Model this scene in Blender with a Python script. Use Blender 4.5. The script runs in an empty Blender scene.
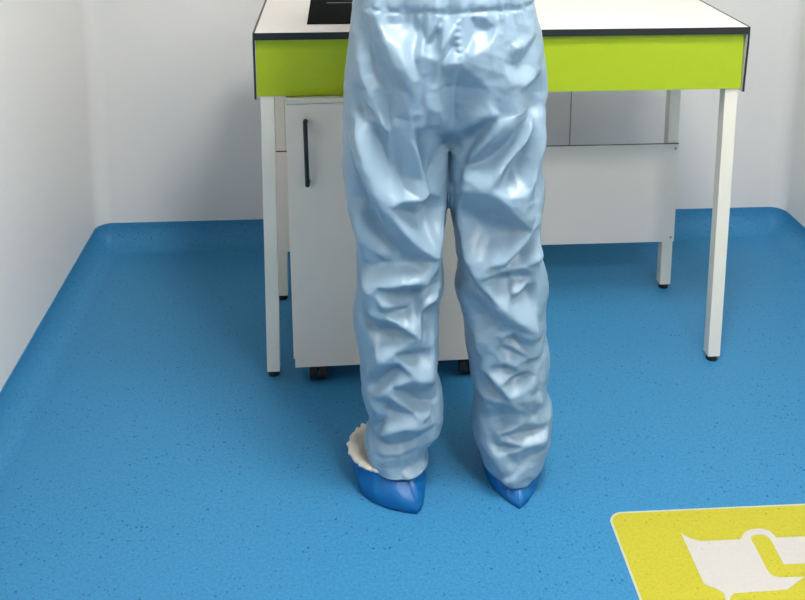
RELIEF, EXPOSURE = 2.9, 0.02
import bpy, bmesh, math
import numpy as np
from mathutils import Vector, Matrix

C = bpy.context.scene.collection
sc = bpy.context.scene
PI = math.pi
rng = np.random.default_rng(7)

# ------------------------------------------------------------------ helpers
def link(name, me, mat=None, parent=None, smooth=False):
    o = bpy.data.objects.new(name, me)
    C.objects.link(o)
    if mat is not None:
        me.materials.append(mat)
    if parent is not None:
        o.parent = parent
    if smooth:
        me.polygons.foreach_set('use_smooth', [True] * len(me.polygons))
    return o

def obj(name, bm, mat, parent=None, smooth=False, bevel=0.0, segs=2):
    if bevel > 0:
        es = [e for e in bm.edges if len(e.link_faces) == 2 and e.calc_face_angle(0) > 0.5]
        bmesh.ops.bevel(bm, geom=es, offset=bevel, segments=segs, profile=0.5, affect='EDGES')
    bmesh.ops.recalc_face_normals(bm, faces=bm.faces[:])
    me = bpy.data.meshes.new(name)
    bm.to_mesh(me)
    bm.free()
    return link(name, me, mat, parent, smooth)

def tag(o, label=None, cat=None, group=None, kind=None):
    if label: o['label'] = label
    if cat: o['category'] = cat
    if group: o['group'] = group
    if kind: o['kind'] = kind
    return o

def empty(name, loc=(0, 0, 0), rot=(0, 0, 0)):
    o = bpy.data.objects.new(name, None)
    o.empty_display_size = 0.1
    o.location = loc
    o.rotation_euler = rot
    C.objects.link(o)
    return o

def box(bm, x0, x1, y0, y1, z0, z1):
    v = [bm.verts.new(p) for p in ((x0,y0,z0),(x1,y0,z0),(x1,y1,z0),(x0,y1,z0),(x0,y0,z1),(x1,y0,z1),(x1,y1,z1),(x0,y1,z1))]
    for f in ((0,3,2,1),(4,5,6,7),(0,1,5,4),(1,2,6,5),(2,3,7,6),(3,0,4,7)):
        bm.faces.new([v[i] for i in f])
    return bm

def boxbm(*a):
    return box(bmesh.new(), *a)

def prism(bm, pts, axis, a, b):
    """polygon extruded between a and b along axis ('x','y' or 'z')"""
    def P(u, w, t):
        return {'x': (t, u, w), 'y': (u, t, w), 'z': (u, w, t)}[axis]
    lo = [bm.verts.new(P(u, w, a)) for u, w in pts]
    hi = [bm.verts.new(P(u, w, b)) for u, w in pts]
    n = len(pts)
    bm.faces.new(lo[::-1]); bm.faces.new(hi)
    for i in range(n):
        j = (i + 1) % n
        bm.faces.new((lo[i], lo[j], hi[j], hi[i]))
    return bm

def tube(bm, pts, r, n=12):
    rings = []
    pts = [Vector(p) for p in pts]
    for i, p in enumerate(pts):
        d = (pts[min(i + 1, len(pts) - 1)] - pts[max(i - 1, 0)]).normalized()
        up = Vector((0, 0, 1)) if abs(d.z) < 0.9 else Vector((1, 0, 0))
        a = d.cross(up).normalized(); b = d.cross(a)
        rr = r[i] if isinstance(r, (list, tuple)) else r
        rings.append([bm.verts.new(p + (a * math.cos(2*PI*k/n) + b * math.sin(2*PI*k/n)) * rr) for k in range(n)])
    for A, B in zip(rings, rings[1:]):
        for k in range(n):
            bm.faces.new((A[k], A[(k+1) % n], B[(k+1) % n], B[k]))
    bm.faces.new(rings[0][::-1]); bm.faces.new(rings[-1])
    return bm

def loft(loops, closed_caps=True):
    """loops: list of (n,3) arrays -> verts, faces"""
    n = len(loops[0])
    V = np.concatenate(loops)
    F = []
    for i in range(len(loops) - 1):
        for k in range(n):
            a, b = i*n + k, i*n + (k+1) % n
            F.append((a, b, b + n, a + n))
    if closed_caps:
        F.append(tuple(range(n))[::-1])
        F.append(tuple(range((len(loops)-1)*n, len(loops)*n)))
    return V, F

def rrect(x0, x1, y0, y1, r, n=10):
    pts = []
    for cx, cy, a0 in ((x1-r, y1-r, 0), (x0+r, y1-r, 90), (x0+r, y0+r, 180), (x1-r, y0+r, 270)):
        for k in range(n + 1):
            a = math.radians(a0 + 90*k/n)
            pts.append((cx + r*math.cos(a), cy + r*math.sin(a)))
    return pts

# ------------------------------------------------------------------ materials
def mat(name, col, rough=0.5, spec=0.5, **kw):
    m = bpy.data.materials.new(name)
    m.use_nodes = True
    b = m.node_tree.nodes['Principled BSDF']
    b.inputs['Base Color'].default_value = (*col, 1)
    b.inputs['Roughness'].default_value = rough
    b.inputs['Specular IOR Level'].default_value = spec
    for k, v in kw.items():
        b.inputs[k.replace('_', ' ')].default_value = v
    return m

def nodes(m):
    nt = m.node_tree
    return nt, nt.nodes, nt.links, nt.nodes['Principled BSDF']

def mottle(m, col, amount=0.06, scale=6.0, bump=0.0, bscale=300.0):
    """slight tone variation over a base colour, plus an optional fine bump"""
    nt, N, L, b = nodes(m)
    tc = N.new('ShaderNodeTexCoord')
    nz = N.new('ShaderNodeTexNoise'); nz.inputs['Scale'].default_value = scale; nz.inputs['Detail'].default_value = 4
    mx = N.new('ShaderNodeMix'); mx.data_type = 'RGBA'
    mx.inputs[6].default_value = (*[c*(1-amount) for c in col], 1)
    mx.inputs[7].default_value = (*[min(1, c*(1+amount)) for c in col], 1)
    L.new(tc.outputs['Object'], nz.inputs['Vector'])
    L.new(nz.outputs['Fac'], mx.inputs[0]); L.new(mx.outputs[2], b.inputs['Base Color'])
    if bump > 0:
        n2 = N.new('ShaderNodeTexNoise'); n2.inputs['Scale'].default_value = bscale
        bp = N.new('ShaderNodeBump'); bp.inputs['Strength'].default_value = bump; bp.inputs['Distance'].default_value = 0.001
        L.new(tc.outputs['Object'], n2.inputs['Vector'])
        L.new(n2.outputs['Fac'], bp.inputs['Height']); L.new(bp.outputs['Normal'], b.inputs['Normal'])
    return m

def speckled(name, col, dark, rough, amount=0.05, light=None, dens=1.0):
    """printed vinyl: flat colour, faint mottling, small scattered dark chips"""
    m = mat(name, col, rough, .2)
    nt, N, L, b = nodes(m)
    tc = N.new('ShaderNodeTexCoord')
    nz = N.new('ShaderNodeTexNoise'); nz.inputs['Scale'].default_value = 170; nz.inputs['Detail'].default_value = 3
    L.new(tc.outputs['Object'], nz.inputs['Vector'])
    mx = N.new('ShaderNodeMix'); mx.data_type = 'RGBA'
    mx.inputs[6].default_value = (*[c*(1-amount) for c in col], 1)
    mx.inputs[7].default_value = (*[min(1, c*(1+amount)) for c in (light or col)], 1)
    rp = N.new('ShaderNodeMapRange'); rp.inputs[1].default_value = 0.35; rp.inputs[2].default_value = 0.65
    L.new(nz.outputs['Fac'], rp.inputs[0]); L.new(rp.outputs[0], mx.inputs[0])
    prev = mx.outputs[2]
    for sca, rad, thr in ((95, 0.33, 0.80), (160, 0.36, 0.86), (45, 0.13, 0.82)):
        vo = N.new('ShaderNodeTexVoronoi'); vo.inputs['Scale'].default_value = sca
        L.new(tc.outputs['Object'], vo.inputs['Vector'])
        sep = N.new('ShaderNodeSeparateColor'); L.new(vo.outputs['Color'], sep.inputs[0])
        g = N.new('ShaderNodeMath'); g.operation = 'GREATER_THAN'; g.inputs[1].default_value = 1-(1-thr)*dens
        L.new(sep.outputs[0], g.inputs[0])
        d = N.new('ShaderNodeMapRange'); d.inputs[1].default_value = rad; d.inputs[2].default_value = rad*0.45
        L.new(vo.outputs['Distance'], d.inputs[0])
        mu = N.new('ShaderNodeMath'); mu.operation = 'MULTIPLY'
        L.new(g.outputs[0], mu.inputs[0]); L.new(d.outputs[0], mu.inputs[1])
        mu2 = N.new('ShaderNodeMath'); mu2.operation = 'MULTIPLY'; L.new(mu.outputs[0], mu2.inputs[0]); L.new(sep.outputs[1], mu2.inputs[1])
        m2 = N.new('ShaderNodeMix'); m2.data_type = 'RGBA'
        L.new(mu2.outputs[0], m2.inputs[0]); L.new(prev, m2.inputs[6]); m2.inputs[7].default_value = (*dark, 1)
        prev = m2.outputs[2]
    L.new(prev, b.inputs['Base Color'])
    return m

WALL = mottle(mat('wall_panel', (.82,.81,.785), .45, .35), (.82,.81,.785), .015, 2)
FRONT = mottle(mat('wall_paint', (.36,.36,.36), .7), (.36,.36,.36), .02, 2)
CEIL = mottle(mat('ceiling_paint', (.38,.38,.37), .8), (.38,.38,.37), .02, 2)
SEAM = mottle(mat('seam_grey', (.30,.31,.31), .6), (.30,.31,.31), .03, 20)
VINYL = speckled('blue_vinyl', (.044,.232,.45), (.008,.08,.20), .42, .10)
HPL = mottle(mat('white_laminate', (.81,.775,.73), .35, .45), (.81,.775,.73), .012, 8)
CORE = mottle(mat('black_core', (.012,.016,.017), .45), (.012,.016,.017), .1, 40)
LIME = mottle(mat('lime_laminate', (.40,.53,.012), .4, .4), (.40,.53,.012), .03, 7)
STEEL = mottle(mat('white_powder_coat', (.87,.83,.72), .4), (.87,.83,.72), .012, 30)
RUBBER = mottle(mat('black_rubber', (.012,.012,.013), .6), (.012,.012,.013), .1, 60)
PANEL = mottle(mat('panel_laminate', (.88,.80,.72), .4), (.88,.80,.72), .012, 8)
CAB = mottle(mat('cabinet_board', (.88,.785,.675), .45), (.88,.785,.675), .012, 9)
CREAM = mottle(mat('cream_edge', (.74,.70,.60), .5), (.74,.70,.60), .02, 30)
GREY = mottle(mat('zinc', (.35,.36,.36), .35, Metallic=1.0), (.35,.36,.36), .05, 60)
BLACK = mottle(mat('black_panel', (.004,.005,.006), .8, .03), (.004,.005,.006), .1, 30)
SIGN_Y = speckled('lime_vinyl', (.49,.455,.038), (.34,.30,.03), .45, .05, dens=.8)
SIGN_W = speckled('white_vinyl', (.56,.54,.515), (.45,.44,.42), .45, .02, dens=.3)
SIGN_B = mottle(mat('pale_vinyl_edge', (.52,.55,.42), .45), (.52,.55,.42), .03, 60)
FABRIC = mottle(mat('coverall_fabric', (.25,.37,.475), .36, .6), (.25,.37,.475), .03, 25, .12, 900)
COVER = mottle(mat('blue_film', (.004,.125,.37), .38, .4), (.004,.125,.37), .06, 30)
LINING = mottle(mat('cream_lining', (.68,.63,.55), .7), (.68,.63,.55), .08, 90)
SKIN = mottle(mat('skin', (.52,.31,.22), .55, Subsurface_Weight=.05), (.52,.31,.22), .04, 40)
LAMPW = mottle(mat('lamp_frame', (.8,.8,.8), .4), (.8,.8,.8), .02, 30)

def emitter(name, strength, col=(1, .965, .92)):
    m = mat(name, (.9,.9,.9), .5)
    b = nodes(m)[3]
    b.inputs['Emission Color'].default_value = (*col, 1)
    b.inputs['Emission Strength'].default_value = strength
    return m

# ------------------------------------------------------------------ the room
XL, XR, YB, YF, ZC = -0.597, 1.7127, 0.7974, -3.3, 2.62
RC = 0.050          # coved corners
CR = 0.070          # cove radius
T = 0.10

loops = [(0.0, 0.0755), (0.0026, 0.0755)]
for k in range(9):
    a = PI/2 * k/8
    loops.append((0.0026 + CR*(1 - math.cos(a)), 0.0735 - CR*math.sin(a) - 0.0035*k/8))
loops = [(d, max(z, 0.0)) for d, z in loops]
rings = []
for d, z in loops:
    p = rrect(XL + d, XR - d, YF + d, YB - d, max(RC - d*0.97, 0.003), 10)
    rings.append(np.array([(x, y, z) for x, y in p]))
V, F = loft(rings, False)
F.append(tuple(range((len(rings)-1)*len(rings[0]), len(V))))
me = bpy.data.meshes.new('floor'); me.from_pydata([tuple(v) for v in V], [], F); me.update()
fl = link('floor', me, VINYL, smooth=True); tag(fl, kind='structure')
bm = bmesh.new(); bm.from_mesh(me); bmesh.ops.recalc_face_normals(bm, faces=bm.faces[:])
if bm.faces[-1:] and max(bm.faces, key=lambda f: f.calc_area()).normal.z < 0:
    bmesh.ops.reverse_faces(bm, faces=bm.faces[:])
bm.to_mesh(me); bm.free()
big = max(me.polygons, key=lambda p: p.area); big.use_smooth = False

ZW = 0.070
def wall(name, *a):
    o = obj(name, boxbm(*a), FRONT if name == 'wall_front' else WALL); tag(o, kind='structure'); return o
wall('wall_back', XL+RC, XR-RC, YB, YB+T, ZW, ZC)
wall('wall_front', XL+RC, XR-RC, YF-T, YF, ZW, ZC)
wall('wall_left', XL-T, XL, YF+RC, YB-RC, ZW, ZC)
wall('wall_right', XR, XR+T, YF+RC, YB-RC, ZW, ZC)
for i, (cx, cy, a0) in enumerate(((XL+RC, YB-RC, 90), (XR-RC, YB-RC, 0), (XR-RC, YF+RC, 270), (XL+RC, YF+RC, 180))):
    pts = [(cx + RC*math.cos(math.radians(a0 + 90*k/12)), cy + RC*math.sin(math.radians(a0 + 90*k/12))) for k in range(13)]
    bm = bmesh.new()
    lo = [bm.verts.new((x, y, ZW)) for x, y in pts]; hi = [bm.verts.new((x, y, ZC)) for x, y in pts]
    for k in range(12):
        bm.faces.new((lo[k], lo[k+1], hi[k+1], hi[k]))
    o = obj('trim_%d' % (i+1), bm, WALL, smooth=True); tag(o, kind='structure')
o = obj('ceiling', boxbm(XL-T, XR+T, YF-T, YB+T, ZC, ZC+T), CEIL); tag(o, kind='structure')
o = obj('trim_5', boxbm(.9640, .9668, YB-.0012, YB+.01, .0745, ZC), SEAM); tag(o, kind='structure')
# ------------------------------------------------------------------ lamps in the ceiling
def ceiling_light(x, y, w, d, strength, label):
    t = empty('ceiling_light', (x, y, ZC)); tag(t, label, 'light', 'ceiling panel lights')
    bm = bmesh.new()
    e = .025
    box(bm, -w/2, w/2, -d/2, -d/2+e, -.03, 0); box(bm, -w/2, w/2, d/2-e, d/2, -.03, 0)
    box(bm, -w/2, -w/2+e, -d/2+e, d/2-e, -.03, 0); box(bm, w/2-e, w/2, -d/2+e, d/2-e, -.03, 0)
    obj('frame', bm, LAMPW, t)
    obj('diffuser', boxbm(-w/2+e, w/2-e, -d/2+e, d/2-e, -.024, -.012), emitter('lamp_glow', strength), t)
    return t
ceiling_light(.75, -.90, .50, .50, 66, 'square white ceiling panel light above the standing person')
ceiling_light(1.20, -2.20, .50, .50, 62, 'square white ceiling panel light above the camera side of the room')

# ------------------------------------------------------------------ the desk
H, W, DD, AP = 0.9013, 1.2, 0.50, 0.1664
desk = empty('desk', (0, 0, 0))
tag(desk, 'white laboratory desk with lime green apron, black edges and square white legs', 'desk')
TH = .0178
o = obj('worktop', boxbm(.0035, W-.0035, 0.0, DD, H-TH, H), HPL, desk, bevel=.0006, segs=1)
o = obj('edge_band', boxbm(.0035, W-.0035, -.0012, .0002, H-TH, H-.0006), CORE, desk); tag(o, 'black edge along the front of the worktop')
for sx in (0, 1):
    pr = [(-.0012, H+.0002), (-.0012, H-.03), (.0, H-.05), (.0085, H-AP+.02), (.009, H-AP), (DD, H-AP), (DD, H+.0002)]
    x0 = -.0014 if sx == 0 else W-.0040
    p = obj('end_panel', prism(bmesh.new(), pr, 'x', x0, x0+.0052), CORE, desk); tag(p, 'black cored end panel with white inner face')
    xi = x0+.0052 if sx == 0 else x0-.0007
    pr2 = [(y+.0012 if y < .1 else y-.001, z + (.0014 if z < H-.1 else -TH-.001)) for y, z in pr if z < H-.04 or z > H]
    pr2 = [(.0004, H-TH-.001), (.0004, H-.03), (.0016, H-.05), (.0098, H-AP+.02), (.0102, H-AP+.0014), (DD-.001, H-AP+.0014), (DD-.001, H-TH-.001)]
    obj('white_face', prism(bmesh.new(), pr2, 'x', xi, xi+.0007), HPL, p)
    xo = x0-.0005 if sx == 0 else x0+.0052
    obj('white_face', prism(bmesh.new(), [(y, z+(.0158 if z > H-.02 else 0)) for y, z in pr2], 'x', xo, xo+.0005), HPL, p)
obj('apron', boxbm(.0045, W-.0085, .0105, .0285, H-AP+.0075, H-TH), LIME, desk, bevel=.0008, segs=1)
obj('back_rail', boxbm(.0050, W-.0055, DD-.03, DD-.012, H-AP+.0075, H-TH), HPL, desk)
LW = .0317
for lx in (.0125, 1.1867-LW):
    for ly in (.0290, .398):
        y0 = ly - (.014 if ly < .1 else 0)
        b2 = boxbm(lx, lx+LW, y0, y0+LW, .0155, H-AP+.008 if ly < .1 else H-TH)
        if ly < .1: y0 = .0150
        l = obj('leg', b2, STEEL, desk, bevel=.0022, segs=2)
        ft = bmesh.new()
        bmesh.ops.create_cone(ft, cap_ends=True, segments=20, radius1=.0145, radius2=.0125, depth=.017,
                              matrix=Matrix.Translation((lx+LW/2, y0+LW/2, .0087)))
        f = obj('foot_pad', ft, RUBBER, l); tag(f, 'black rubber foot pad')
mp = obj('modesty_panel', boxbm(.0125, 1.1873, .3905, .3975, .1565, .4602), PANEL, desk, bevel=.0006, segs=1)
eb = obj('panel_edge', boxbm(.0125, 1.1873, .3908, .3972, .4600, .4612), CORE, mp); tag(eb, 'dark top edge')
for x in (1.177,):
    for z in (.170, .447):
        s = bmesh.new(); bmesh.ops.create_cone(s, cap_ends=True, segments=14, radius1=.0034, radius2=.0034, depth=.002,
                                              matrix=Matrix.Translation((x, .3900, z)) @ Matrix.Rotation(PI/2, 4, 'X'))
        obj('screw', s, GREY, mp)

mt = empty('desk_mat', (.124, .081, H)); tag(mt, 'flat black rectangular mat lying on the white worktop left of the person', 'mat')
obj('sheet', boxbm(0, .37, 0, .36, .0003, .0030), BLACK, mt, bevel=.0006, segs=1)
obj('strip', boxbm(.045, .325, .243, .247, .0030, .0034), SEAM, mt)

# ------------------------------------------------------------------ the mobile cabinet
cab = empty('mobile_cabinet', (.0825, -.0300, 0), (0, math.radians(-.75), math.radians(.25)))
tag(cab, 'white mobile cabinet with one door and black bar handle under the desk', 'cabinet')
CW = .50
obj('body', boxbm(.0, CW, .0185, .40, .066, .728), CAB, cab, bevel=.001, segs=1)
dr = obj('door', boxbm(.0045, CW-.002, 0, .018, .0530, .7330), CAB, cab, bevel=.0012, segs=2)
r = obj('top_rail', boxbm(.0005, CW, .0006, .018, .7345, .7455), CREAM, cab, bevel=.001, segs=1); tag(r, 'cream edge strip above the door')
hp = [(.0475, 0.0, .691), (.0475, -.014, .695), (.0475, -.022, .688), (.0477, -.024, .66), (.0480, -.0245, .62), (.0483, -.024, .58), (.0485, -.022, .545), (.0485, -.014, .538), (.0485, 0.0, .542)]
def smooth_path(p, n=6):
    p = [Vector(q) for q in p]; out = []
    for i in range(len(p)-1):
        a, b, c, d = p[max(i-1, 0)], p[i], p[i+1], p[min(i+2, len(p)-1)]
        for k in range(n):
            t = k/n
            out.append(0.5*((2*b) + (c-a)*t + (2*a-5*b+4*c-d)*t*t + (3*b-a-3*c+d)*t**3))
    out.append(p[-1]); return out
sp = smooth_path(hp)
rad = [.0052 + .0012*abs(2*i/(len(sp)-1)-1)**2 for i in range(len(sp))]
hd = obj('handle', tube(bmesh.new(), sp, rad, 14), CORE, dr, smooth=True); tag(hd, 'black bar handle')
for x in (.06, CW-.06):
    for y in (.034, .360):
        z0 = .0 + (x*math.sin(math.radians(-.55)))*-0
        cs = bmesh.new()
        zc = .0272 - x*math.sin(math.radians(.75))
        for dx in (-.012, .012):
            bmesh.ops.create_cone(cs, cap_ends=True, segments=28, radius1=.026, radius2=.026, depth=.018,
                                  matrix=Matrix.Translation((x+dx, y, zc)) @ Matrix.Rotation(PI/2, 4, 'Y'))
        box(cs, x-.004, x+.004, y-.010, y+.010, zc, .060)
        box(cs, x-.022, x+.022, y-.013, y+.022, .0585, .0662)
        k = obj('castor', cs, RUBBER, cab); tag(k, 'black twin wheel castor')

# ------------------------------------------------------------------ the sign laid into the floor
SX0, SY1, SX1, SY0 = .7435, -.5025, 1.30, -1.04
sg = empty('floor_sign', (SX0, SY0, 0)); tag(sg, 'yellow green rounded floor sign with a white pictogram inlaid in the blue floor', 'sign')
def slab(name, pts, z, th, m):
    return obj(name, prism(bmesh.new(), [(x-SX0, y-SY0) for x, y in pts], 'z', z, z+th), m, sg)
slab('border', rrect(SX0, SX1, SY0, SY1, .030, 10), .0002, .0006, SIGN_B)
slab('panel', rrect(SX0+.0045, SX1-.0045, SY0+.0045, SY1-.0045, .0265, 10), .0006, .0006, SIGN_Y)
ic = [(.8757,-.5671),(.8800,-.5735),(.8871,-.5805),(.8950,-.5865),(.9025,-.5895),(.9102,-.5912),(.9840,-.5914),(.9905,-.5885),(.9945,-.5835),(.9984,-.5781),(1.004,-.5735),(1.011,-.5700),(1.018,-.5675),(1.0249,-.5660),(1.0379,-.5655),(1.0450,-.5670),(1.0505,-.5698),(1.0555,-.5742),(1.0585,-.5800),(1.0603,-.5911),(1.1260,-.5918),(1.1260,-.6590),(1.0442,-.6581),(1.0449,-.6396),(1.0469,-.6001),(1.0462,-.5925),(1.0433,-.5865),(1.0380,-.5826),(1.0311,-.5812),(1.0220,-.5820),(1.0133,-.5845),(1.0089,-.5885),(1.0082,-.6306),(1.0066,-.6680),(1.0080,-.6780),(1.0130,-.6850),(1.0223,-.6883),(1.0320,-.6892),(1.0695,-.6897),(1.0244,-.7166),(.9729,-.7183),(.9300,-.7186),(.9200,-.7200),(.9130,-.7250),(.9076,-.7330),(.9076,-.9000),(.9600,-.9300),(.8480,-.9300),(.9003,-.9000),(.9003,-.7330),(.9026,-.7171),(.8918,-.7060),(.8810,-.7000),(.8742,-.6925)]
slab('pictogram', ic, .0010, .0006, SIGN_W)
# ------------------------------------------------------------------ the person
HIP = [(1.0495,0.2304,0.594),(1.0292,0.2303,0.5969),(1.0088,0.2262,0.6036),(0.9884,0.2236,0.6093),(0.9678,0.2209,0.6124),(0.9472,0.2188,0.6155),(0.9266,0.2167,0.6187),(0.9058,0.2132,0.6219),(0.885,0.211,0.6241),(0.864,0.2102,0.6262),(0.8431,0.209,0.6248),(0.822,0.2083,0.6239),(0.8008,0.2076,0.623),(0.7796,0.2069,0.62),(0.7583,0.2063,0.6169),(0.737,0.2071,0.6155)]
LEG_A = [(0.8343,0.2109,0.4234),(0.8217,0.2101,0.4235),(0.809,0.2093,0.4236),(0.7964,0.2084,0.4238),(0.7837,0.2076,0.4239),(0.7709,0.2074,0.4241),(0.7582,0.2073,0.4242),(0.7454,0.2071,0.4244),(0.7326,0.2072,0.4245),(0.7197,0.2074,0.4245),(0.7068,0.2076,0.4246),(0.6939,0.208,0.4247),(0.6809,0.2094,0.4248),(0.6679,0.2108,0.4248),(0.6549,0.2122,0.4245),(0.6419,0.2139,0.424),(0.6288,0.2157,0.4233),(0.6157,0.2174,0.4217),(0.6025,0.2201,0.4203),(0.5893,0.2237,0.4189),(0.5761,0.2273,0.4159),(0.5629,0.2306,0.4126),(0.5497,0.2324,0.4093),(0.5364,0.2332,0.408),(0.5231,0.2331,0.4088),(0.5097,0.2331,0.4111),(0.4962,0.2342,0.4137),(0.4828,0.235,0.4164),(0.4693,0.2349,0.4191),(0.4558,0.2348,0.4188),(0.4423,0.2334,0.417),(0.4289,0.2318,0.4121),(0.4154,0.2301,0.4086),(0.4018,0.2283,0.4079),(0.3882,0.2264,0.4071),(0.3745,0.2265,0.4074),(0.3608,0.2274,0.4078),(0.347,0.2305,0.4083),(0.3332,0.2329,0.4084),(0.3194,0.2348,0.4082),(0.3055,0.2366,0.408),(0.2916,0.2383,0.4076),(0.2777,0.2395,0.4058),(0.2638,0.2407,0.4043),(0.2498,0.2414,0.4031),(0.2357,0.242,0.4071),(0.2215,0.2426,0.4124),(0.2073,0.2438,0.4166),(0.1931,0.2463,0.4181),(0.1789,0.2505,0.4195),(0.1667,0.2555,0.4193),(0.155,0.2591,0.4187),(0.1434,0.2607,0.4181),(0.1319,0.258,0.4152),(0.1206,0.2553,0.409),(0.1094,0.2515,0.3977),(0.0982,0.2482,0.3883),(0.0868,0.2481,0.3841),(0.0753,0.2505,0.3832),(0.0637,0.2554,0.3856)]
LEG_B = [(0.8307,0.4209,0.622),(0.8179,0.4211,0.6214),(0.8052,0.4212,0.6208),(0.7925,0.4213,0.6202),(0.7797,0.4215,0.6195),(0.7668,0.4216,0.6182),(0.754,0.4218,0.6167),(0.7411,0.4219,0.6152),(0.7282,0.4221,0.6149),(0.7153,0.4224,0.6159),(0.7023,0.4227,0.6177),(0.6892,0.423,0.6197),(0.6762,0.4232,0.6216),(0.6631,0.4235,0.6228),(0.65,0.4243,0.6232),(0.6368,0.4253,0.622),(0.6237,0.4264,0.6205),(0.6105,0.4283,0.6192),(0.5972,0.4304,0.6179),(0.584,0.4325,0.6169),(0.5707,0.4346,0.616),(0.5573,0.4368,0.616),(0.5439,0.4389,0.6161),(0.5305,0.441,0.6161),(0.5171,0.4428,0.6181),(0.5035,0.4446,0.6211),(0.49,0.4461,0.6265),(0.4764,0.4461,0.6314),(0.4628,0.4433,0.635),(0.4492,0.4406,0.6369),(0.4356,0.4402,0.638),(0.422,0.4411,0.6358),(0.4083,0.4458,0.6336),(0.3945,0.4508,0.6325),(0.3807,0.4563,0.6325),(0.3668,0.4596,0.6325),(0.353,0.4608,0.6333),(0.3391,0.4619,0.6342),(0.3252,0.463,0.6362),(0.3112,0.4641,0.6395),(0.2971,0.466,0.6428),(0.2831,0.4681,0.6444),(0.269,0.4703,0.6443),(0.2549,0.4727,0.6431),(0.2408,0.4755,0.641),(0.2267,0.4783,0.6388),(0.2125,0.4816,0.6385),(0.1982,0.4848,0.6405),(0.1838,0.4859,0.6468),(0.1694,0.4848,0.6514),(0.1572,0.4828,0.6544),(0.1456,0.4808,0.6539),(0.1339,0.4805,0.6534),(0.1222,0.4801,0.653),(0.1105,0.4798,0.6525),(0.0989,0.4824,0.6502),(0.0873,0.4855,0.6476),(0.0756,0.4892,0.6446),(0.064,0.494,0.6408),(0.0525,0.4988,0.6363),(0.0409,0.5036,0.6312)]
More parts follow.
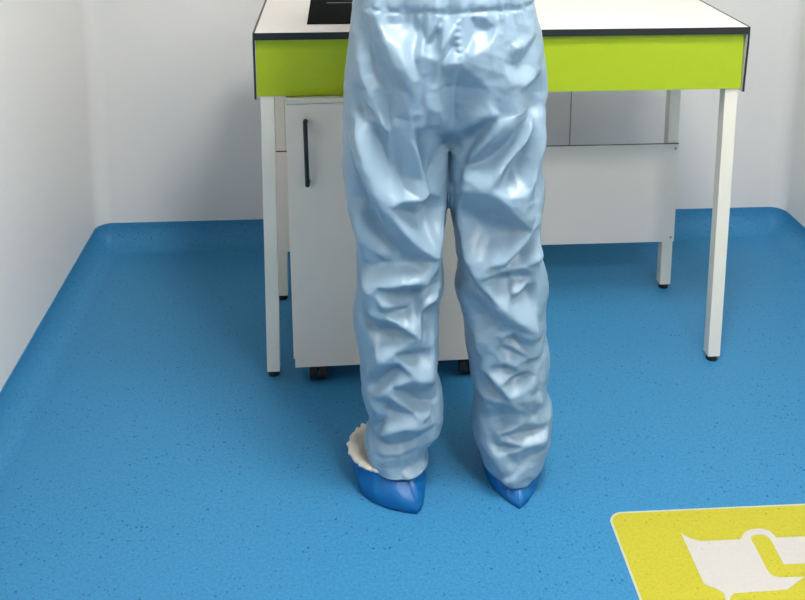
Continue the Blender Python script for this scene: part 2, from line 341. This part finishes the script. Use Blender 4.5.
FOLDS = [(0.6,[286,1020,333,1029,360,1016,365,989,357,970,346,962,351,927,343,921,321,963,299,989]),
(0.6,[388,1027,411,1046,410,1008,387,963,362,970,360,987,382,1009]),
(-0.5,[394,1038,403,1035,377,990,360,989,377,1011]),
(-0.4,[344,1038,358,1030,352,1015,344,1019]),
(-0.35,[247,1043,280,1036,288,1001,310,960,343,903,304,901,266,945,252,998]),
(0.3,[241,1016,252,998,257,943,279,897,257,893,246,940,241,975]),
(-0.3,[226,943,246,928,257,893,226,883]),
(0.6,[392,1030,409,1045,429,1043,417,1016,391,982]),
(-0.5,[420,1019,417,998,396,957,391,954,391,982,409,1006]),
(0.6,[419,987,427,962,396,954,408,976]),
(-0.5,[452,1040,478,1036,498,1021,486,1017,460,1026]),
(0.4,[460,1013,501,1016,491,992,447,967,439,976]),
(-0.25,[545,1022,571,1007,560,998,544,1009]),
(0.5,[530,986,550,992,559,985,536,977]),
(-0.4,[578,997,589,991,555,943,533,944,533,975,556,977]),
(0.4,[518,946,569,940,583,925,550,906,518,919]),
(-0.4,[595,921,603,909,584,886,544,895,563,909]),
(-0.3,[391,954,427,954,468,926,483,901,392,904]),
(0.4,[228,866,243,844,268,793,285,771,305,719,273,717,253,770,237,820]),
(-0.4,[222,785,239,760,262,716,242,711,228,758]),
(0.3,[214,815,228,814,228,795,213,787]),
(-0.4,[246,872,271,859,291,818,285,796,265,827]),
(0.3,[265,895,282,879,299,838,305,814,294,819,277,860]),
(-0.25,[299,838,332,884,339,841,345,800,357,753,363,714,322,719,305,766]),
(0.5,[336,841,347,830,358,839,350,826]),
(-0.5,[366,879,396,861,418,792,412,751,385,709,372,738,351,800,344,826,361,842]),
(0.4,[339,806,351,797,376,724,385,709,370,716,354,763]),
(-0.4,[423,798,474,849,503,853,501,825,466,796,440,749,428,768]),
(0.4,[484,873,506,856,509,849,494,857]),
(0.25,[504,843,510,836,482,800,448,748,443,745,456,783]),
(-0.5,[578,860,589,853,561,826,531,782,497,758,449,733,456,748,490,797,516,829]),
(0.6,[586,848,590,840,558,789,520,752,498,714,470,711,444,727,494,751,531,776,564,818]),
(-0.5,[588,828,592,814,560,757,533,726,519,714,501,714,523,748,558,789]),
(0.45,[599,881,615,873,608,798,587,749,575,707,531,714,572,764]),
(0.3,[561,873,600,875,589,857,572,858]),
(0.5,[264,737,304,740,324,699,360,678,318,683,295,674,281,692]),
(-0.6,[298,674,318,682,363,676,375,686,412,657,391,640,360,629,327,648]),
(0.55,[301,668,327,645,357,628,395,638,421,639,393,579,380,547,355,582,319,630]),
(-0.45,[258,726,284,676,301,658,325,617,380,544,343,551,298,568,278,602,255,640,241,693]),
(0.45,[217,657,241,667,252,622,284,583,319,553,275,558,238,597]),
(-0.3,[235,577,246,559,261,540,235,517]),
(0.4,[446,721,470,732,506,735,499,706,476,707]),
(-0.5,[512,735,545,733,525,716,500,706]),
(0.6,[548,727,581,725,565,683,529,681,502,697,525,710]),
(-0.55,[450,690,496,700,520,675,571,609,525,605,496,595,459,613,445,639]),
(0.15,[535,678,572,685,577,623,557,644]),
(0.6,[446,623,459,606,496,591,565,604,572,602,541,565,524,543,470,535,453,568]),
(-0.45,[598,648,596,615,567,551,527,543,553,573,575,604]),
(0.3,[589,722,611,679,607,635,578,607,583,663]),
(0.4,[605,613,605,545,567,538,580,573]),
(-0.5,[423,658,436,618,467,534,443,511,429,590]),
(-0.5,[301,571,367,565,380,546,349,541,325,554]),
(0.65,[237,506,272,531,301,532,355,532,380,543,361,508,281,497,272,481,255,500]),
(-0.4,[269,559,304,540,281,533]),
(-0.65,[281,495,325,506,368,495,412,481,380,477,346,466,308,477]),
(-0.4,[394,551,413,485,368,500,380,526]),
(0.55,[278,483,308,470,349,462,380,468,412,475,397,460,362,447,356,383,290,430,344,436,290,459]),
(-0.5,[281,460,311,454,344,445,332,434,287,439]),
(-0.25,[237,494,272,481,269,441,237,426]),
(-0.6,[237,421,266,434,305,422,350,392,320,388,269,384,248,401]),
(0.5,[237,415,251,391,275,381,347,385,332,374,260,368,242,391]),
(-0.35,[397,460,400,405,362,419,362,443]),
(0.2,[369,417,400,398,400,345,369,379]),
(-0.55,[544,564,577,557,527,529,498,531,503,540,530,545]),
(0.5,[464,555,535,564,506,542,495,531,487,516,475,526]),
(0.6,[489,523,510,517,539,532,567,544,596,548,571,524,527,523,498,518]),
(-0.55,[487,512,518,519,568,521,592,500,561,504,513,494,496,501]),
(-0.35,[600,539,604,509,571,527]),
(0.6,[487,506,513,493,588,497,562,475,541,470,541,454,595,464,591,386,545,427,514,460]),
(-0.4,[541,470,559,469,595,488,599,478,563,455,544,452]),
(-0.5,[445,537,467,546,484,508,505,469,514,450,491,457,469,474,450,522]),
(0.3,[446,497,471,473,508,446,503,443,463,466,449,469]),
(-0.45,[440,471,453,470,482,458,520,441,584,385,527,401,492,417,458,441]),
(0.4,[516,380,584,383,571,378,522,370]),
(-0.3,[531,374,591,376,602,355,522,367]),
(0.2,[460,399,481,407,516,390,508,364,478,351]),
(-0.4,[257,389,350,394,344,387,290,390]),
(0.6,[251,383,287,383,344,385,332,373,308,351,281,335,269,363]),
(-0.5,[311,351,347,366,382,339,363,334,320,344]),
(0.25,[356,376,393,374,386,344]),
(0.45,[308,344,344,334,386,327,376,292,354,293,329,323]),
(-0.5,[257,282,287,336,314,331,341,305,314,309,290,295,260,259]),
(0.5,[254,247,290,288,317,307,341,295,308,280,293,262,260,245]),
(-0.5,[305,273,344,295,398,268,412,231,397,217,370,225,329,252]),
(0.55,[299,259,326,246,370,221,397,214,383,197,354,202,333,228]),
(-0.5,[266,239,299,256,351,210,314,208,284,232]),
(0.5,[269,222,299,207,357,192,305,194]),
(0.1,[242,334,272,329,257,285,245,267]),
(-0.3,[242,234,269,219,299,193,260,187]),
(-0.4,[521,369,551,382,593,374,609,354,580,355,555,362,522,359]),
(0.5,[530,363,555,362,578,336,549,346]),
(0.55,[516,341,568,334,575,326,550,313,523,325]),
(-0.4,[525,357,549,346,575,331,565,331,522,342]),
(-0.35,[562,314,581,328,621,323,609,310,582,305]),
(-0.4,[497,304,523,316,563,301,544,298,512,302]),
(0.6,[503,294,557,296,530,273,518,279]),
(-0.5,[530,272,563,298,599,285,563,277]),
(0.65,[530,265,563,274,599,279,577,255,546,243]),
(-0.45,[470,283,497,297,524,269,546,240,516,243,488,261]),
(0.35,[470,277,494,246,537,233,517,225,485,226]),
(-0.35,[503,214,546,233,569,198,526,195]),
(-0.25,[577,252,610,267,597,237]),
(0.3,[604,238,615,239,612,213]),
(-0.3,[562,229,597,230,628,195,591,195]),
(-0.35,[463,335,482,343,489,311,468,319]),
(-0.6,[266,195,290,184,284,170,266,172]),
(-0.5,[261,134,305,173,330,185,383,169,397,158,364,144,330,130,290,127,272,132]),
(0.55,[269,130,296,126,330,128,364,140,383,151,352,128,321,116,284,114]),
(0.45,[261,141,290,169,330,187,314,199,296,200]),
(0.4,[314,206,351,204,354,187,320,187]),
(-0.5,[248,97,284,112,327,115,358,123,345,111,302,107,260,100]),
(-0.2,[266,94,327,107,352,88,320,83,281,81]),
(0.35,[330,79,359,81,388,65,380,39,326,72]),
(-0.4,[339,102,373,88,365,82]),
(-0.35,[364,188,397,213,396,194,377,188]),
(-0.4,[290,231,314,237,345,212,314,216]),
(0.4,[494,160,541,199,553,196,524,177]),
(-0.3,[477,181,546,224,553,200,497,165]),
(0.7,[507,160,569,177,530,152]),
(-0.45,[533,154,576,178,631,158,613,149,580,144,533,145]),
(0.7,[527,144,573,143,599,143,635,151,620,132,580,125,543,136]),
(-0.4,[516,130,549,133,574,122,531,114]),
(0.6,[502,124,531,114,574,120,562,111,528,101]),
(-0.35,[540,106,600,125,632,120,629,99,593,97,565,85]),
(0.3,[537,83,564,82,555,66]),
(0.6,[523,42,549,56,587,89,580,75,555,52]),
(-0.2,[484,118,522,96,537,61,523,42,498,61]),
(-0.3,[553,220,585,184,628,189,598,194]),
(0.3,[582,184,602,183,624,192,605,179]),
(-0.15,[558,44,593,59,601,42])]

NS = 72
def sect(z, x0, x1, cy, ry, p=2.25, n=NS):
    """one rounded section of a garment at height z"""
    a = np.arange(n)*2*PI/n
    c, s = np.cos(a), np.sin(a)
    x = np.sign(c)*np.abs(c)**(2/p)*(x1-x0)/2 + (x0+x1)/2
    y = np.sign(s)*np.abs(s)**(2/p)*ry + cy
    return np.stack([x, y, np.full(n, z)], 1)
def lerp(z, tab):
    zs = [t[0] for t in tab]
    return np.interp(z, zs, [t[1] for t in tab])
def round_caps(loops, lo=True, hi=True):
    """close a loft with shrinking loops"""
    out = list(loops)
    def cap(L, dz):
        c = L.mean(0); r = []
        for k, f in enumerate((.9, .7, .4, .1)):
            q = c + (L-c)*f; q[:, 2] = L[0, 2] + dz*(1-f**2)**.5; r.append(q)
        return r
    if lo: out = cap(loops[0], -.03)[::-1] + out
    if hi: out = out + cap(loops[-1], .03)
    return out
def blob(parts):
    """closed lofts -> one vert/face list"""
    V, F, o = [], [], 0
    for loops in parts:
        v, f = loft(loops, True)
        V.append(v); F += [tuple(i+o for i in t) for t in f]; o += len(v)
    return np.concatenate(V), F
def limb(pts, rad, n=28):
    """closed loft along a bent line"""
    pts = smooth_path(pts, 6); m = len(pts)
    src = np.linspace(0, 1, len(rad)); r = np.interp(np.linspace(0, 1, m), src, rad)
    loops = []
    u0 = Vector((1, 0, 0))
    for i, p in enumerate(pts):
        d = (pts[min(i+1, m-1)] - pts[max(i-1, 0)]).normalized()
        u = (u0 - d*u0.dot(d)).normalized(); u0 = u; w = d.cross(u)
        loops.append(np.array([tuple(p + (u*math.cos(2*PI*k/n) + w*math.sin(2*PI*k/n))*r[i]) for k in range(n)]))
    return loops
def fuse(V, F, voxel):
    """union of closed shells as one continuous surface"""
    me = bpy.data.meshes.new('tmp'); me.from_pydata([tuple(v) for v in V], [], F); me.update()
    bm = bmesh.new(); bm.from_mesh(me); bmesh.ops.recalc_face_normals(bm, faces=bm.faces[:]); bm.to_mesh(me); bm.free()
    o = bpy.data.objects.new('tmp', me); C.objects.link(o)
    md = o.modifiers.new('r', 'REMESH'); md.mode = 'VOXEL'; md.voxel_size = voxel; md.adaptivity = 0
    dg = bpy.context.evaluated_depsgraph_get(); dg.update()
    out = bpy.data.meshes.new_from_object(o.evaluated_get(dg))
    bpy.data.objects.remove(o); bpy.data.meshes.remove(me)
    return out
def get_co(me):
    a = np.empty(len(me.vertices)*3); me.vertices.foreach_get('co', a); return a.reshape(-1, 3)
def set_co(me, a):
    me.vertices.foreach_set('co', a.ravel()); me.update()
def get_no(me):
    a = np.empty(len(me.vertices)*3); me.vertex_normals.foreach_get('vector', a); return a.reshape(-1, 3)
def smooth_mesh(me, it, f=.5, mask=None):
    e = np.empty(len(me.edges)*2, dtype=np.int64); me.edges.foreach_get('vertices', e); e = e.reshape(-1, 2)
    n = len(me.vertices); co = get_co(me)
    deg = np.bincount(e.ravel(), minlength=n)[:, None]
    w_ = 1.0 if mask is None else mask(co)[:, None]
    for _ in range(it):
        s = np.zeros_like(co)
        for ax in range(3):
            s[:, ax] = np.bincount(e[:, 0], co[e[:, 1], ax], n) + np.bincount(e[:, 1], co[e[:, 0], ax], n)
        co = co + f*w_*(s/deg - co)
    set_co(me, co)

# --- garment shells -------------------------------------------------
CYT = [(0.03,-.376),(.10,-.372),(.35,-.366),(.60,-.360),(.80,-.352),(1.05,-.345)]
def leg_shell(tab, zb, ry_tab):
    loops = []
    for z, a, b in sorted(tab):
        loops.append(sect(z, a, b, lerp(z, CYT), lerp(z, ry_tab), 2.3))
    return loops
RYL = [(0.03,.090),(.07,.086),(.12,.080),(.30,.088),(.55,.100),(.70,.112),(.84,.126)]
LEG_A = [r for r in LEG_A if r[0] > .071] + [(.0585,.258,.388)]
LEG_B = LEG_B + [(.036,.513,.622),(.026,.530,.606)]
legA = leg_shell(LEG_A, .06, RYL)
legB = leg_shell(LEG_B, .04, [(0.03,.086)] + RYL[1:])
trunk = []
hip = [h for h in sorted(HIP) if h[0] > .830]
hip = [(.772,.385,.463),(.786,.345,.503),(.800,.290,.550),(.815,.236,.592)] + hip
for z, a, b in hip:
    ry = np.interp(z, [.772,.786,.800,.815,.83,.85,.90,.955,1.0,1.05], [.070,.088,.102,.114,.124,.132,.142,.147,.137,.124])
    trunk.append(sect(z, a, b, lerp(z, CYT), ry, 2.35))
for z, a, b, cy, ry in ((1.10,.232,.600,-.342,.122),(1.18,.228,.606,-.338,.124),(1.26,.226,.612,-.335,.122),(1.33,.232,.612,-.335,.112),(1.37,.258,.588,-.335,.096),(1.40,.315,.535,-.33,.075),(1.43,.352,.500,-.325,.066)):
    trunk.append(sect(z, a, b, cy, ry, 2.3))
hood = [sect(z, .425-w, .425+w, cy, d, 2.1) for z, w, d, cy in ((1.40,.072,.068,-.325),(1.46,.078,.078,-.315),(1.50,.088,.100,-.305),(1.55,.093,.110,-.300),(1.60,.090,.106,-.300),(1.64,.072,.085,-.302),(1.66,.045,.05,-.305))]
armA = limb([(.262,-.335,1.335),(.250,-.32,1.24),(.250,-.275,1.145),(.295,-.21,1.15),(.335,-.165,1.17)], [.066,.062,.056,.050,.042])
armB = limb([(.585,-.335,1.335),(.598,-.32,1.24),(.598,-.275,1.145),(.553,-.21,1.15),(.513,-.165,1.17)], [.066,.062,.056,.050,.042])
V, F = blob([round_caps(trunk), round_caps(hood), round_caps(legA, False, True), round_caps(legB, False, True), armA, armB])
suit = fuse(V, F, .0028)
smooth_mesh(suit, 11)
smooth_mesh(suit, 45, .5, lambda p: np.clip(1-np.abs(p[:, 2]-.81)/.07, 0, 1)*np.clip(np.abs(p[:, 0]-.4245)/.03-.3, .0, 1))

smooth_mesh(suit, 90, .5, lambda p: np.clip((p[:, 2]-1.12)/.05, 0, 1))
# --- relief of the folds, from the slope of every facet (x, z in mm) --
X0, X1, Z0, Z1, ST = .17, .67, .0, 1.10, .002
nx, nz = int((X1-X0)/ST), int((Z1-Z0)/ST)
gx, gz = np.meshgrid(X0 + (np.arange(nx)+.5)*ST, Z0 + (np.arange(nz)+.5)*ST)
def inside(P):
    r = np.zeros(gx.shape, bool); n = len(P)
    for i in range(n):
        (xa, za), (xb, zb) = P[i], P[(i+1) % n]
        if za == zb: continue
        r ^= ((za > gz) != (zb > gz)) & (gx < (xb-xa)*(gz-za)/(zb-za) + xa)
    return r
slope = np.zeros(gx.shape)
for v, p in FOLDS:
    P = [(p[i]/1000, p[i+1]/1000) for i in range(0, len(p), 2)]
    slope[inside(P)] = v
def blur(a, s):
    k = int(3*s+1); w = np.exp(-.5*(np.arange(-k, k+1)/s)**2); w /= w.sum()
    a = np.apply_along_axis(lambda r: np.convolve(r, w, 'same'), 0, a)
    return np.apply_along_axis(lambda r: np.convolve(r, w, 'same'), 1, a)
slope = blur(slope, .95)*np.interp(gz, [.1,.45,.85], [.74,.86,1])
slope = slope - blur(slope, 22)*.8
# find h with -dh/dz = slope, as calm as possible sideways
pz, px = 64, 64
S = np.pad(slope, ((pz, pz), (px, px)))
kz = 2*PI*np.fft.fftfreq(S.shape[0], ST)[:, None]; kx = 2*PI*np.fft.fftfreq(S.shape[1], ST)[None, :]
G = np.fft.fft2(S)
Hh = np.conj(-1j*kz)*G/(kz**2 + .025*kx**2 + 13.0**2)
relief = np.real(np.fft.ifft2(Hh))[pz:-pz, px:-px]*RELIEF
relief = .034*np.tanh(relief/.034)
def sample(x, z):
    u = np.clip((x-X0)/ST-.5, 0, nx-1.001); w = np.clip((z-Z0)/ST-.5, 0, nz-1.001)
    i, j = u.astype(int), w.astype(int); fu, fw = u-i, w-j
    return (relief[j, i]*(1-fu)+relief[j, i+1]*fu)*(1-fw) + (relief[j+1, i]*(1-fu)+relief[j+1, i+1]*fu)*fw
co = get_co(suit); no = get_no(suit)
x, y, z = co.T
back = np.clip((-no[:, 1]-.28)/.5, 0, 1); back = back*back*(3-2*back)
front = np.clip((no[:, 1]-.28)/.5, 0, 1); front = front*front*(3-2*front)
fade = np.clip((1.11-z)/.04, 0, 1)*np.clip((z-.02)/.02, 0, 1)
d = sample(x, z)*back*fade*np.interp(z, [.80,.90], [1,.72]) + .35*sample(.845-x, z)*front*fade*(y < -.2)
# gathers over and under the elastic waist, and its pinch
zw = 1.0475
ang = np.arctan2(y+.345, (x-.42)*.75)
tr = (np.abs(x-.42) < .21)*(z > .9)
wig = np.sin(ang*31 + 2.1*np.sin(ang*5)) + .7*np.sin(ang*53 + 3*np.sin(ang*7)+1)
gw = back*np.clip((x-.262)/.03, 0, 1)
d += tr*(.25+.75*gw)*(-.0042*(1+.45*wig)*np.exp(-((z-zw-.0012*np.sin(ang*9))/.0042)**2) + .0034*wig*np.exp(-(np.abs(z-zw)/.016))*(1-.6*np.exp(-((z-zw)/.003)**2)) + .002*np.exp(-((z-zw-.014)/.009)**2))
# puckered centre back seam
sx = .4245
sm = np.exp(-((x-sx)/.0055)**2)*back*np.clip((z-.945)/.012, 0, 1)*np.clip((1.043-z)/.01, 0, 1)
d += sm*(.0010 + .0018*np.sin((z-.94)*2*PI/.0125 + 18*(x-sx)))
sm2 = np.exp(-((x-.4245)/.0035)**2)*back*np.clip((z-.80)/.03, 0, 1)*np.clip((.95-z)/.02, 0, 1)
d += -.0022*sm2
wv = np.interp(z, [.60,.66,.74,.80,.86,.95], [.006,.011,.020,.032,.045,.060])
dv = np.interp(z, [.62,.66,.74,.80,.86,.92,.96], [0,.007,.018,.033,.026,.010,0])
cleft = dv*np.exp(-((x-.4240)/wv)**2)*back
# small crumples everywhere
cr = np.zeros(len(z))
for k in range(22):
    kv = rng.normal(size=3)*(1, .6, 1.5); kv /= np.linalg.norm(kv); f = rng.uniform(35, 110)
    s = np.sin(co@kv*f + rng.uniform(0, 6.28) + 2.2*np.sin(co@rng.normal(size=3)*11+k))
    g = np.clip(.5+.9*np.sin(co@rng.normal(size=3)*16+2*k), 0, 1)
    cr += g*((1-np.abs(s))**2-.33)*(50/f)
d += .0008*cr*np.interp(z, [.0,.1,1.0,1.1], [1,1,1,.6])
co = co + no*d[:, None]
co[:, 1] += cleft
set_co(suit, co)
smooth_mesh(suit, 1, .25)
smooth_mesh(suit, 60, .5, lambda p: np.clip(1.4-np.abs(p[:, 0]-.4245)/.03, 0, 1)*np.clip(1.5-np.abs(p[:, 2]-.795)/.03, 0, 1))

# --- the body inside ------------------------------------------------
def ell(cx, cy, cz, a, b, c):
    return [sect(cz + c*math.sin(t), cx - a*math.cos(t), cx + a*math.cos(t), cy, b*math.cos(t), 2, 32) for t in np.linspace(-1.45, 1.45, 11)]
parts = [ [sect(z_, .42-w, .42+w, cy, r_, 2.2, 40) for z_, w, cy, r_ in ((.86,.11,-.345,.065),(.92,.135,-.345,.085),(1.03,.12,-.345,.08),(1.2,.14,-.335,.085),(1.32,.14,-.335,.075),(1.36,.10,-.335,.055))],
          limb([(.425,-.33,1.33),(.425,-.325,1.40),(.425,-.31,1.47)], [.05,.047,.05]),
          ell(.425,-.292,1.545,.073,.092,.108),
          ell(.425,-.196,1.528,.011,.016,.022), ell(.425,-.205,1.49,.022,.012,.007), ell(.398,-.208,1.553,.013,.008,.007), ell(.452,-.208,1.553,.013,.008,.007),
          limb([(.345,-.345,.90),(.340,-.350,.80),(.345,-.36,.45),(.335,-.37,.10),(.335,-.375,.065)], [.050,.050,.042,.032,.032]),
          limb([(.505,-.345,.90),(.508,-.350,.80),(.51,-.36,.45),(.565,-.375,.10),(.566,-.378,.065)], [.050,.050,.042,.032,.032]),
          limb([(.275,-.335,1.32),(.250,-.32,1.24),(.250,-.275,1.145),(.295,-.21,1.15),(.352,-.148,1.178)], [.045,.042,.036,.030,.024]),
          limb([(.572,-.335,1.32),(.598,-.32,1.24),(.598,-.275,1.145),(.553,-.21,1.15),(.496,-.148,1.178)], [.045,.042,.036,.030,.024])]
for hx, s_ in ((.352, 1), (.496, -1)):
    def hp(f, l, u_):      # f forward along the hand, l across it, u_ up
        return (hx + s_*(.50*f + .80*l), -.148 + .80*f - .50*l, 1.178 + .30*f + u_)
    parts.append(limb([hp(-.012,0,0), hp(.02,0,0), hp(.062,0,.002)], [.022,.030,.027]))
    for k, (dx, ln) in enumerate(((-.027,.050),(-.009,.064),(.009,.068),(.026,.060))):
        parts.append(limb([hp(.045,dx,0), hp(.060+ln*.45,dx*1.1,-.002), hp(.060+ln*.8,dx*1.15,-.020), hp(.058+ln*.85,dx*1.15,-.036)], [.0095,.0090,.0082,.0072], 14))
    parts.append(limb([hp(.018,.022,-.004), hp(.042,.046,-.012), hp(.068,.050,-.026)], [.012,.0105,.0085], 14))
V, F = blob(parts)
bodym = fuse(V, F, .0042); smooth_mesh(bodym, 3)
person = link('person', bodym, SKIN, smooth=True)
tag(person, 'person in pale blue coverall and blue shoe covers standing with back turned at the desk', 'person')
for m_ in [suit]:
    m_.materials.clear()
cvr = link('coverall', suit, FABRIC, person, smooth=True)
tag(cvr, 'pale blue shiny coverall with elastic waist')

# --- shoe covers ----------------------------------------------------
def shoe_cover(heel, direction, widthL, widthR, rim, label, skew=0):
    """heel (x,y), direction the toe points to, outline half widths along the sole, rim ellipse (cx,cy,a,b,zback,zfront)"""
    n = 128
    hv = np.array(heel); u = np.array(direction)/np.linalg.norm(direction); w = np.array((u[1], -u[0]))   # w points right
    us = [p[0] for p in widthL]
    L = len(us)
    t = np.linspace(0, us[-1], 60)
    t = us[-1]*(.5-.5*np.cos(np.linspace(0, PI, n//2+1)))
    wl = np.interp(t, us, [p[1] for p in widthL]); wr = np.interp(t, us, [p[1] for p in widthR])
    out = [hv + u*a + w*b for a, b in zip(t, wr)] + [hv + u*a - w*b for a, b in zip(t[::-1][1:-1], wl[::-1][1:-1])]
    out = np.array(out); out = (np.roll(out, 1, 0) + out*2 + np.roll(out, -1, 0))/4
    m = len(out)
    cx, cy, a, b, zb, zf, ra = rim
    # rim points, matched by direction from the rim centre
    ang = np.arctan2(out[:, 1]-cy, out[:, 0]-cx)
    ang = np.unwrap(ang)
    def rimloop(sc_, dz=0., ruff=0.):
        rr = 1 + ruff*(np.sin(ang*23 + 2*np.sin(ang*3)) + .6*np.sin(ang*37+1))
        ex, ey = a*sc_*np.cos(ang)*rr, b*sc_*np.sin(ang)*rr
        X = cx + ex*math.cos(ra) - ey*math.sin(ra); Y = cy + ex*math.sin(ra) + ey*math.cos(ra)
        k = (Y - (cy-b))/(2*b)
        Z = zb + (zf-zb)*k + dz + ruff*.06*np.sin(ang*29)
        return np.stack([X, Y, Z], 1)
    R = rimloop(1.0, 0, .018)
    base = np.concatenate([out, np.full((m, 1), .0012)], 1)
    loops = [base*[1,1,0] + [0,0,.0012]]
    c2 = out.mean(0)
    for k in range(1, 11):
        f = k/10
        bulge = 1 + .05*math.sin(PI*min(1, f*1.3))
        q = np.concatenate([c2 + (out-c2)*bulge, np.zeros((m, 1))], 1)
        g = f**1.35
        P = q*(1-g) + R*g
        P[:, 2] = .0012 + (R[:, 2]-.0012)*(f**.85)
        P[:, 2] += .0015*np.sin(ang*9 + f*5)*math.sin(PI*f)
        P[:, :2] += (.0016*np.sin(ang*13 + 2*f)*math.sin(PI*f))[:, None]*(out-c2)/np.linalg.norm(out-c2, axis=1)[:, None]
        loops.append(P)
    v, f = loft(loops, False); f.append(tuple(range(m))[::-1])
    me = bpy.data.meshes.new('shoe_cover'); me.from_pydata([tuple(p) for p in v], [], f); me.update()
    bm = bmesh.new(); bm.from_mesh(me); bmesh.ops.recalc_face_normals(bm, faces=bm.faces[:]); bm.to_mesh(me); bm.free()
    o = link('shoe_cover', me, COVER, person, smooth=True); tag(o, label)
    # gathered pale lining at the opening
    ll = [R + [0, 0, .0006], rimloop(1.035, .004, .022), rimloop(1.0, .008, .03), rimloop(.92, .0085, .03), rimloop(.82, .006, .025), rimloop(.72, .002, .02), rimloop(.62, -.003, .01), rimloop(.45, -.010, .0)]
    v, f = loft(ll, False)
    me = bpy.data.meshes.new('elastic_lining'); me.from_pydata([tuple(p) for p in v], [], f); me.update()
    e = link('elastic_lining', me, LINING, o, smooth=True); tag(e, 'cream gathered lining')
    return o
WL = [(0,0),(.012,.022),(.03,.048),(.06,.076),(.09,.090),(.13,.090),(.18,.076),(.22,.058),(.25,.040),(.268,.018),(.272,0)]
WR = [(0,0),(.012,.014),(.03,.026),(.06,.040),(.10,.050),(.14,.050),(.18,.052),(.22,.048),(.25,.034),(.268,.016),(.272,0)]
shoe_cover((.354,-.484), (-.26,.96), WL, WR, (.296,-.353,.080,.087,.063,.060,.0), 'blue shoe cover of the left foot showing its cream lining')
W2 = [(0,0),(.012,.013),(.03,.027),(.06,.045),(.10,.057),(.14,.060),(.18,.056),(.22,.050),(.25,.036),(.268,.018),(.272,0)]
shoe_cover((.567,-.482), (.02,1), W2, W2, (.566,-.380,.050,.066,.034,.050,.0), 'blue shoe cover of the right foot almost hidden by the trouser')

# ------------------------------------------------------------------ camera, view
cam = bpy.data.cameras.new('camera'); co_ = bpy.data.objects.new('camera', cam); C.objects.link(co_)
Rr = Vector((.99794574,-.06400964,.00265994)); Uu = Vector((.00872424,.17691396,.98418765)); Ff = Vector((.06346808,.98214267,-.17710896))
M = Matrix(((Rr.x,Uu.x,-Ff.x,.20940),(Rr.y,Uu.y,-Ff.y,-2.21213),(Rr.z,Uu.z,-Ff.z,1.42928),(0,0,0,1)))
co_.matrix_world = M
cam.sensor_width = 36; cam.sensor_fit = 'AUTO'
cam.lens = 957.0006*36/805
cam.shift_y = -(300+22.3314)/805
cam.clip_start = .02
sc.camera = co_
wd = bpy.data.worlds.new('world'); sc.world = wd; wd.use_nodes = True
wd.node_tree.nodes['Background'].inputs[0].default_value = (.8,.85,.9,1)
wd.node_tree.nodes['Background'].inputs[1].default_value = .02
vs = sc.view_settings
vs.view_transform = 'Standard'; vs.look = 'None'; vs.gamma = 1; vs.use_curve_mapping = False
vs.exposure = EXPOSURE
